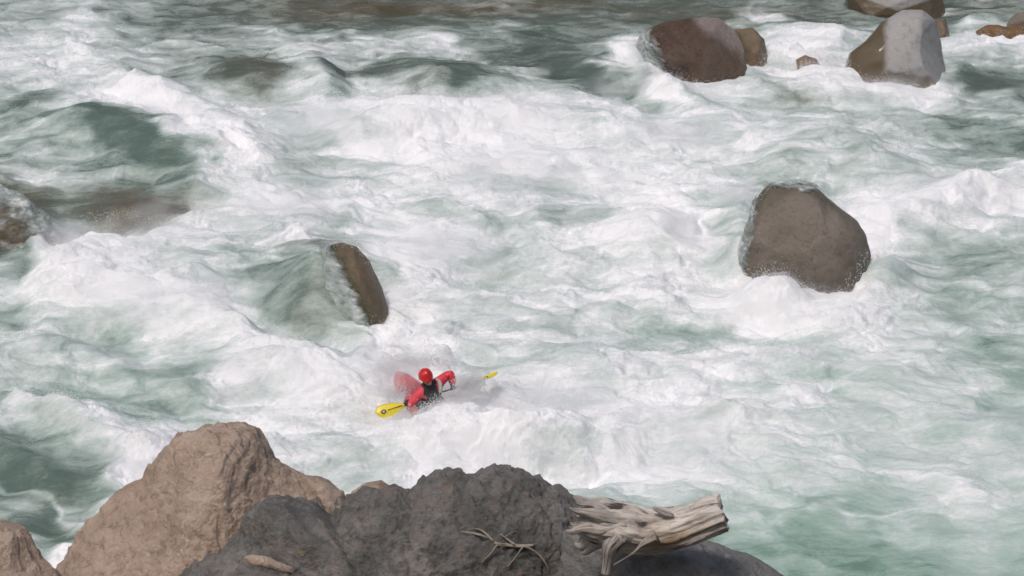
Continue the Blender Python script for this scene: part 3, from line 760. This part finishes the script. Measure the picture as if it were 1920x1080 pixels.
# --- kayak: a lofted hull, bow plunging into the hole
kay = bpy.data.objects.new('kayak', None); kay.location = KB - Vector((0, 0, .05)); COL.objects.link(kay)
tag(kay, 'red whitewater kayak almost buried in foam beneath the paddler', 'kayak')
K = bpy.data.objects
pitch = R(-3)
ax = (FD * math.cos(pitch) + Vector((0, 0, math.sin(pitch)))).normalized()
upk = RD.cross(ax).normalized()
if upk.z < 0: upk = -upk
def kloc(l, sd, h): return ax * l + RD * sd + upk * h
def loft(stations, n, fn):
    V = []
    for s_ in stations:
        for j in range(n):
            V.append(tuple(kloc(*fn(s_, 2 * math.pi * j / n))))
    Fq = [tuple(int(k) for k in f) for f in grid_faces(len(stations), n, True)]
    Fq.append(tuple(range(n))[::-1]); Fq.append(tuple(range((len(stations) - 1) * n, len(stations) * n)))
    return V, Fq
def hull_fn(s_, a):
    t = s_ / 1.30
    w = .30 * max(1 - abs(t) ** 2.6, .02) ** .6
    top = (.17 + .05 * math.cos(t * 2.2)) * max(1 - abs(t) ** 4, .05) ** .5; bot = .15 * max(1 - abs(t) ** 4, .05) ** .5
    rock_ = .16 * t * t
    cx = math.cos(a); sx = math.sin(a)
    sup = lambda v_, e: math.copysign(abs(v_) ** e, v_)
    return (s_, w * sup(cx, .75), rock_ + (top if sx > 0 else bot) * sup(sx, .8))
V, Fq = loft(np.linspace(-1.30, 1.30, 48), 28, hull_fn)
me = bpy.data.meshes.new('hull'); me.from_pydata(V, [], Fq); me.update(); link('hull', me, m_red, kay)
V, Fq = [], []
n = 28                                               # cockpit rim
for i in range(n):
    a = 2 * math.pi * i / n
    for j in range(8):
        b_ = 2 * math.pi * j / 8
        rr_ = 1 + .07 * math.cos(b_)
        V.append(tuple(kloc(.05 + .40 * math.cos(a) * rr_, .23 * math.sin(a) * rr_, .235 + .02 * math.sin(b_))))
for i in range(n):
    for j in range(8): Fq.append((i * 8 + j, i * 8 + (j + 1) % 8, ((i + 1) % n) * 8 + (j + 1) % 8, ((i + 1) % n) * 8 + j))
me = bpy.data.meshes.new('cockpit_rim'); me.from_pydata(V, [], Fq); me.update(); link('cockpit_rim', me, m_black, kay)
for sgn in (-1, 1):                                  # grab loops at bow and stern
    V, Fq = [], []
    for i in range(12):
        a = math.pi * i / 11
        for j in range(6):
            b_ = 2 * math.pi * j / 6; rr_ = .05 + .012 * math.cos(b_)
            V.append(tuple(kloc(sgn * 1.02, .07 * math.cos(a) * rr_ / .05, .24 + .9 * rr_ * math.sin(a) + 0 * b_) ))
            V[-1] = tuple(Vector(V[-1]) + ax * (.012 * math.sin(b_)))
    for i in range(11):
        for j in range(6): Fq.append((i * 6 + j, i * 6 + (j + 1) % 6, (i + 1) * 6 + (j + 1) % 6, (i + 1) * 6 + j))
    me = bpy.data.meshes.new('grab_loop'); me.from_pydata(V, [], Fq); me.update(); link('grab_loop', me, m_pale, kay)

# --- paddler
man = bpy.data.objects.new('person', None); man.location = KB; COL.objects.link(man)
tag(man, 'paddler in red helmet, red jacket and black life vest holding a yellow paddle', 'person')
seat = KB + Vector((0, 0, .12))
neck = kp(806, 722, -.06); head = kp(798, 708, -.10)
shc = kp(808, 729, -.02)
hipR, hipL = seat + RD * .13, seat - RD * .13
shR, shL = kp(787, 737, -.14), kp(828, 712, .10)
haR, haL = kp(766, 761, -.34), kp(851, 724, .02)
elR, elL = kp(776, 752, -.20), kp(846, 698, .08)

def skinned(name, verts, edges, radii, mat, parent, levels=2, origin=KB):
    me = bpy.data.meshes.new(name)
    me.from_pydata([tuple(Vector(v_) - origin) for v_ in verts], edges, [])
    o = bpy.data.objects.new(name, me); COL.objects.link(o)
    o.modifiers.new('skin', 'SKIN')
    for i, r_ in enumerate(radii):
        sv = me.skin_vertices[0].data[i]
        sv.radius = (r_, r_) if not isinstance(r_, tuple) else r_; sv.use_root = (i == 0)
    sb = o.modifiers.new('sub', 'SUBSURF'); sb.levels = levels; sb.render_levels = levels
    dg = bpy.context.evaluated_depsgraph_get(); dg.update()
    ev = bpy.data.meshes.new_from_object(o.evaluated_get(dg))
    o.modifiers.clear(); o.data = ev; ev.name = name
    ev.materials.clear(); ev.materials.append(mat)
    ev.polygons.foreach_set('use_smooth', np.ones(len(ev.polygons), bool))
    o.parent = parent
    return o
knR = seat + FD * .42 + RD * .20 + Vector((0, 0, -.02)); knL = seat + FD * .42 - RD * .20 + Vector((0, 0, -.02))
ftR = seat + FD * .78 + RD * .12 + Vector((0, 0, -.22)); ftL = seat + FD * .78 - RD * .12 + Vector((0, 0, -.22))
waist = seat.lerp(shc, .45)
body_v = [seat, waist, shc, neck, head, shR, elR, haR, shL, elL, haL, hipR, knR, ftR, hipL, knL, ftL]
body_e = [(0, 1), (1, 2), (2, 3), (3, 4), (2, 5), (5, 6), (6, 7), (2, 8), (8, 9), (9, 10), (0, 11), (11, 12), (12, 13), (0, 14), (14, 15), (15, 16)]
body_r = [.15, .14, .13, .055, .07, .075, .052, .034, .075, .052, .034, .10, .07, .05, .10, .07, .05]
skinned('body', body_v, body_e, body_r, m_skin, man)

# head with a face, turned the way the paddler looks
def head_mesh():
    V, Fc = ico(4); V = V.copy()
    x, y, z = V[:, 0], V[:, 1], V[:, 2]              # x right, y forward, z up
    P_ = np.stack([x * .078, y * .098, z * .118], -1)
    jaw = sstep(.1, -.9, z); P_[:, 0] *= 1 - .32 * jaw; P_[:, 1] *= 1 - .08 * jaw
    front = sstep(.2, .9, y)
    P_[:, 1] += .026 * np.exp(-(x / .13) ** 2 - ((z + .12) / .16) ** 2) * front           # nose
    P_[:, 1] -= .013 * front * (np.exp(-((x - .38) / .16) ** 2 - ((z - .10) / .10) ** 2) + np.exp(-((x + .38) / .16) ** 2 - ((z - .10) / .10) ** 2))
    P_[:, 1] += .008 * front * np.exp(-(x / .28) ** 2 - ((z + .50) / .07) ** 2) - .006 * front * np.exp(-(x / .3) ** 2 - ((z + .42) / .03) ** 2)
    P_[:, 0] += .014 * np.sign(x) * np.exp(-((np.abs(x) - .97) / .12) ** 2 - (y / .14) ** 2 - (z / .22) ** 2)  # ears
    return P_, Fc
tiltf = (FD + Vector((.05, 0, -.55))).normalized(); hr = tiltf.cross(Vector((0, 0, 1))).normalized(); hu = hr.cross(tiltf)
M3 = np.array([hr[:], tiltf[:], hu[:]])
P_, Fc = head_mesh()
link('head', np_mesh('head', P_ @ M3 + np.array(head - KB), Fc), m_skin, man)
hd = K['head']
for sx in (-1, 1):
    V, Fe = ico(2)
    link('eye', np_mesh('eye', (V * .011 + np.array([sx * .030, .083, .012])) @ M3 + np.array(head - KB), Fe), m_black, hd)
V, Fe = ico(3); link('mouth', np_mesh('mouth', (V * np.array([.020, .006, .005]) + np.array([0, .091, -.052])) @ M3 + np.array(head - KB), Fe), simple('lips', (.35, .12, .1)), hd)
# helmet: a cap pulled down over the brow and ears, with rim and vents
V, Fc = ico(5); V = V.copy()
keep = lambda v_: (v_[:, 2] > -.12 - .40 * sstep(.35, -.25, v_[:, 1]))
kk = keep(V)
Fk = Fc[kk[Fc].all(1)]
Hn = V * np.array([.118, .140, .135]) * (1 + .02 * np.sin(V[:, :1] * 9)) + np.array([0, -.008, .028])
def compact(Vv, Ff):
    used = np.unique(Ff); mp = -np.ones(len(Vv), int); mp[used] = np.arange(len(used)); return Vv[used], mp[Ff]
Vh, Fh = compact(Hn, Fk)
hm = link('helmet', np_mesh('helmet', Vh @ M3 + np.array(head - KB), Fh), m_helm, man)
sd = hm.modifiers.new('thick', 'SOLIDIFY'); sd.thickness = .012
for k_ in range(3):
    V, Fe = ico(2)
    link('vent', np_mesh('vent', (V * np.array([.010, .030, .006]) + np.array([(k_ - 1) * .045, .03, .158 - abs(k_ - 1) * .012])) @ M3 + np.array(head - KB), Fe), m_black, hm)
ring = []
for i in range(25):
    a = math.pi * i / 24
    ring.append(np.array([math.cos(a) * .108, .135 * math.sin(a) * .9 - .01, .010]) @ M3 + np.array(head))
tube('helmet_rim', ring, [.008] * 25, m_helm, hm, nseg=8, sub=2, groove=0, base=np.array(KB))
# jacket sleeves and torso
skinned('jacket', [shc + Vector((0, 0, -.02)), waist, seat + Vector((0, 0, .05)), shR, elR, elR.lerp(haR, .9), shL, elL, elL.lerp(haL, .9), shc.lerp(neck, .6)],
        [(0, 1), (1, 2), (0, 3), (3, 4), (4, 5), (0, 6), (6, 7), (7, 8), (0, 9)],
        [.145, .155, .16, .092, .072, .055, .092, .074, .058, .07], m_jack, man)
# life vest
skinned('life_vest', [shc + Vector((0, 0, .02)) + FD * .02, waist + FD * .03, seat + Vector((0, 0, .16)) + FD * .03, shc.lerp(shR, .75) + Vector((0, 0, .03)), shc.lerp(shL, .75) + Vector((0, 0, .03))],
        [(0, 1), (1, 2), (0, 3), (0, 4)], [(.19, .17), .20, .185, .112, .105], m_black, man)
tube('shoulder_strap', [np.array(shc - RD * .10 + FD * .17 + Vector((0, 0, -.02))), np.array(shc - RD * .12 + FD * .10 + Vector((0, 0, .12))), np.array(shc - RD * .12 - FD * .06 + Vector((0, 0, .14)))], [.03, .035, .03], m_pale, K['life_vest'], nseg=10, sub=6, groove=0, flat=.5, base=np.array(KB))
V, Fe = ico(3); link('pocket', np_mesh('pocket', (np.sign(V) * np.abs(V) ** .5 * np.array([.10, .035, .075])) @ np.array([RD[:], FD[:], [0, 0, 1]]) + np.array(waist + FD * .2 - KB), Fe), m_black, K['life_vest'])
# spray skirt
V, Fq = [], []
for i, (a_, b_, h_) in enumerate([(.10, .10, .36), (.17, .15, .30), (.28, .19, .262), (.43, .25, .25), (.44, .255, .22)]):
    for j in range(32):
        t = 2 * math.pi * j / 32; V.append(tuple(kloc(.05 + a_ * math.cos(t), b_ * math.sin(t), h_)))
Fq = [tuple(int(k) for k in f) for f in grid_faces(5, 32, True)]
me = bpy.data.meshes.new('spray_skirt'); me.from_pydata(V, [], Fq); me.update(); link('spray_skirt', me, m_black, man)

# --- paddle
tipL, tipR = kp(706, 776, -.42), kp(932, 701, .36)
pad = bpy.data.objects.new('paddle', None); pad.location = tipL.lerp(tipR, .5); COL.objects.link(pad)
tag(pad, 'double bladed kayak paddle with yellow blades held across the paddler', 'paddle')
PB = np.array(pad.location)
pd = (tipR - tipL).normalized(); Lp = (tipR - tipL).length
tube('shaft', [np.array(tipL + pd * .34), np.array(tipL + pd * (Lp / 2)), np.array(tipR - pd * .34)], [.013] * 3, m_shaft, pad, nseg=12, sub=10, groove=0, base=PB)
def blade(tip, dirv, wdir, length=.50, width=.20):
    """spoon blade: dirv points from the tip towards the shaft"""
    nrm = dirv.cross(wdir).normalized(); V = []; n = 18; m_ = 9
    for side in (1, -1):
        for i in range(n + 1):
            t = i / n
            w_ = width / 2 * (min(1, (t / .16)) ** .5 if t < .16 else 1) * (1 - .75 * max(0, (t - .35) / .65) ** 1.6)
            w_ = max(w_, .016) if t > 0 else .03
            for j in range(m_ + 1):
                s_ = -1 + 2 * j / m_
                curv = .035 * (s_ * s_) - .03 * math.sin(t * math.pi)
                th_ = .006 * (1 - .8 * s_ * s_) + .010 * math.exp(-(s_ / .2) ** 2) * t
                V.append(tuple(tip + dirv * (t * length + .02 * s_) + wdir * (w_ * s_) + nrm * (curv * .6 + side * th_) - Vector(PB)))
    Fq = [tuple(int(k) for k in f) for f in grid_faces(n + 1, m_ + 1)]; off = (n + 1) * (m_ + 1)
    Fq += [tuple(int(k) + off for k in f[::-1]) for f in grid_faces(n + 1, m_ + 1)]
    rim = [i * (m_ + 1) for i in range(n + 1)] + [n * (m_ + 1) + j for j in range(1, m_ + 1)] + [i * (m_ + 1) + m_ for i in range(n - 1, -1, -1)] + [j for j in range(m_ - 1, 0, -1)]
    for a_, b_ in zip(rim, rim[1:] + rim[:1]): Fq.append((a_, a_ + off, b_ + off, b_))
    me = bpy.data.meshes.new('blade'); me.from_pydata(V, [], Fq); me.update()
    return link('blade', me, m_yel, pad), nrm
vz = Vector(-FWD)
wL = pd.cross(vz).normalized()
b1, n1_ = blade(tipL, pd, (wL * .95 + vz * .25).normalized(), .50, .235)
b2, n2_ = blade(tipR, -pd, (wL * .32 + vz * .93).normalized(), .46, .20)
# dark mark printed on the blades (a ring and a bar, as flat raised print)
def mark(parent, centre, a_, b_, nr, mat, name, w, h):
    V = []
    for i in range(20):
        t = 2 * math.pi * i / 20
        for r_ in (1, .55): V.append(tuple(centre + a_ * (w * r_ * math.cos(t)) + b_ * (h * r_ * math.sin(t)) + nr - Vector(PB)))
    Fq = [(2 * i, 2 * ((i + 1) % 20), 2 * ((i + 1) % 20) + 1, 2 * i + 1) for i in range(20)]
    me = bpy.data.meshes.new(name); me.from_pydata(V, [], Fq); me.update(); link(name, me, mat, parent)
mark(b1, tipL + pd * .13, pd, wL, vz * .04, m_blk, 'logo', .045, .035)
mark(b1, tipL + pd * .13, pd, wL, vz * .045, m_wh, 'logo', .022, .018)
tube('ridge_line', [np.array(tipL + pd * .2 + vz * .028), np.array(tipL + pd * .45 + vz * .02)], [.008, .010], m_blk, b1, nseg=8, sub=4, groove=0, base=PB)
mark(b2, tipR - pd * .20, pd, wL, vz * .06, m_blk, 'logo', .04, .02)

# --- gloved hands, fingers wrapped round the shaft
def hand(wrist, elbow, mat, name='hand'):
    # grip point: nearest point of the shaft
    t = (wrist - tipL).dot(pd); g_ = tipL + pd * t
    inn = (wrist - elbow).normalized()
    out = (inn - pd * inn.dot(pd)).normalized(); nr = pd.cross(out).normalized()
    wr = g_ - out * .075 + nr * .03
    V = [wr]; E = []; Rr = [.026]
    V.append(g_ - out * .045 + nr * .032); E.append((0, 1)); Rr.append(.030)
    for k_, (ln, sh) in enumerate(((.026, -.034), (.029, -.011), (.027, .012), (.022, .034))):
        kn = g_ + pd * sh + nr * .032 - out * .012
        base_i = len(V)
        V += [kn, g_ + pd * sh + out * (ln * .9) + nr * .018, g_ + pd * sh + out * ln * .8 - nr * .016, g_ + pd * sh - nr * .026 + out * .0]
        E += [(1, base_i), (base_i, base_i + 1), (base_i + 1, base_i + 2), (base_i + 2, base_i + 3)]
        Rr += [.0105, .0095, .0090, .0080]
    b_ = len(V); V += [g_ - out * .030 - pd * .03 + nr * .005, g_ - out * .024 - pd * .040 - nr * .02, g_ - pd * .030 - nr * .030 + out * .005]
    E += [(1, b_), (b_, b_ + 1), (b_ + 1, b_ + 2)]; Rr += [.013, .011, .009]
    skinned(name, V, E, Rr, mat, man, 1)
    return wr
for w_, e_ in ((haR, elR), (haL, elL)):
    wr = hand(w_, e_, m_black)
    tube('cuff', [np.array(e_.lerp(wr, .62)), np.array(e_.lerp(wr, .85)), np.array(wr)], [.056, .050, .036], m_purp if w_ is haR else m_black, man, nseg=16, sub=5, groove=.05, base=np.array(KB))

# ---------------------------------------------------------------- mist hanging over the hole round the kayak
def mist(name, c_, rad, dens, label, nscale=3.0, seed=0):
    V, Fc = ico(3)
    o = link(name, np_mesh(name, V * np.array(rad), Fc))
    o.location = c_
    m = bpy.data.materials.new(name); m.use_nodes = True; nt = m.node_tree; nt.nodes.clear()
    out = nt.nodes.new('ShaderNodeOutputMaterial'); pv = nt.nodes.new('ShaderNodeVolumePrincipled')
    pv.inputs['Color'].default_value = (.995, .995, .995, 1); pv.inputs['Anisotropy'].default_value = .2
    tc = nt.nodes.new('ShaderNodeTexCoord')
    ln = nt.nodes.new('ShaderNodeVectorMath'); ln.operation = 'LENGTH'
    mp = nt.nodes.new('ShaderNodeMapping'); mp.inputs['Scale'].default_value = tuple(1 / r_ for r_ in rad)
    nt.links.new(tc.outputs['Object'], mp.inputs[0]); nt.links.new(mp.outputs[0], ln.inputs[0])
    fall = nt.nodes.new('ShaderNodeMapRange'); fall.interpolation_type = 'SMOOTHSTEP'
    fall.inputs['From Min'].default_value = .15; fall.inputs['From Max'].default_value = 1.0; fall.inputs['To Min'].default_value = 1; fall.inputs['To Max'].default_value = 0
    nt.links.new(ln.outputs['Value'], fall.inputs[0])
    nz = noise(nt, geo_pos(nt), nscale, 4, .6, .3)
    k_ = ramp(nt, nz, [(.38, (0, 0, 0)), (.62, (1, 1, 1))]).outputs[0]
    d_ = fmath(nt, 'MULTIPLY', fmath(nt, 'MULTIPLY', fall.outputs[0], k_), dens)
    nt.links.new(d_, pv.inputs['Density']); nt.links.new(pv.outputs[0], out.inputs['Volume'])
    o.data.materials.append(m)
    tag(o, label, 'mist', kind='stuff')
    return o
mist('mist', on_y(755, 697, YK + .25), (.78, .6, .38), 3.2, 'veil of spray drifting over the stern of the red kayak', 3.0)
mist('mist', on_y(873, 724, YK + .05), (.30, .5, .20), 5.5, 'thin spray in front of the far paddle blade', 3.0)
mist('mist', on_y(825, 785, YK - .30), (1.2, .6, .34), 4.5, 'boiling spray in front of the paddler', 3.5)
MC = [(300, 230, 2.6, 1.0), (640, 230, 2.6, 1.1), (930, 215, 2.8, .9), (1180, 160, 1.4, .8), (520, 390, 2.4, .9), (230, 470, 2.6, .9), (350, 560, 2.6, 1.0),
      (560, 690, 2.0, .9), (1250, 440, 1.4, 1.0), (1480, 570, 1.8, .6), (1780, 370, 2.2, .8), (980, 760, 2.6, .8), (900, 850, 2.0, .7), (260, 860, 1.2, .9),
      (1000, 320, 3.0, .7), (1400, 380, 1.0, .8), (1290, 830, 2.4, .6), (1530, 120, 1.2, .3), (1700, 170, 2.0, .5), (820, 460, 2.6, .7), (1250, 250, 2.6, .7), (590, 480, 1.2, .7), (1400, 380, .9, 1.0), (1220, 110, .9, 1.4), (90, 440, 1.4, 1.0), (300, 400, 1.2, .8)]
for i, (x_, y_, w_, d_) in enumerate(MC):
    c_ = on_z(x_, y_, .30)
    mist('mist', c_, (w_, w_ * .6, .50), d_ * 1.3, 'soft white mist hanging above the rapids', 1.6)
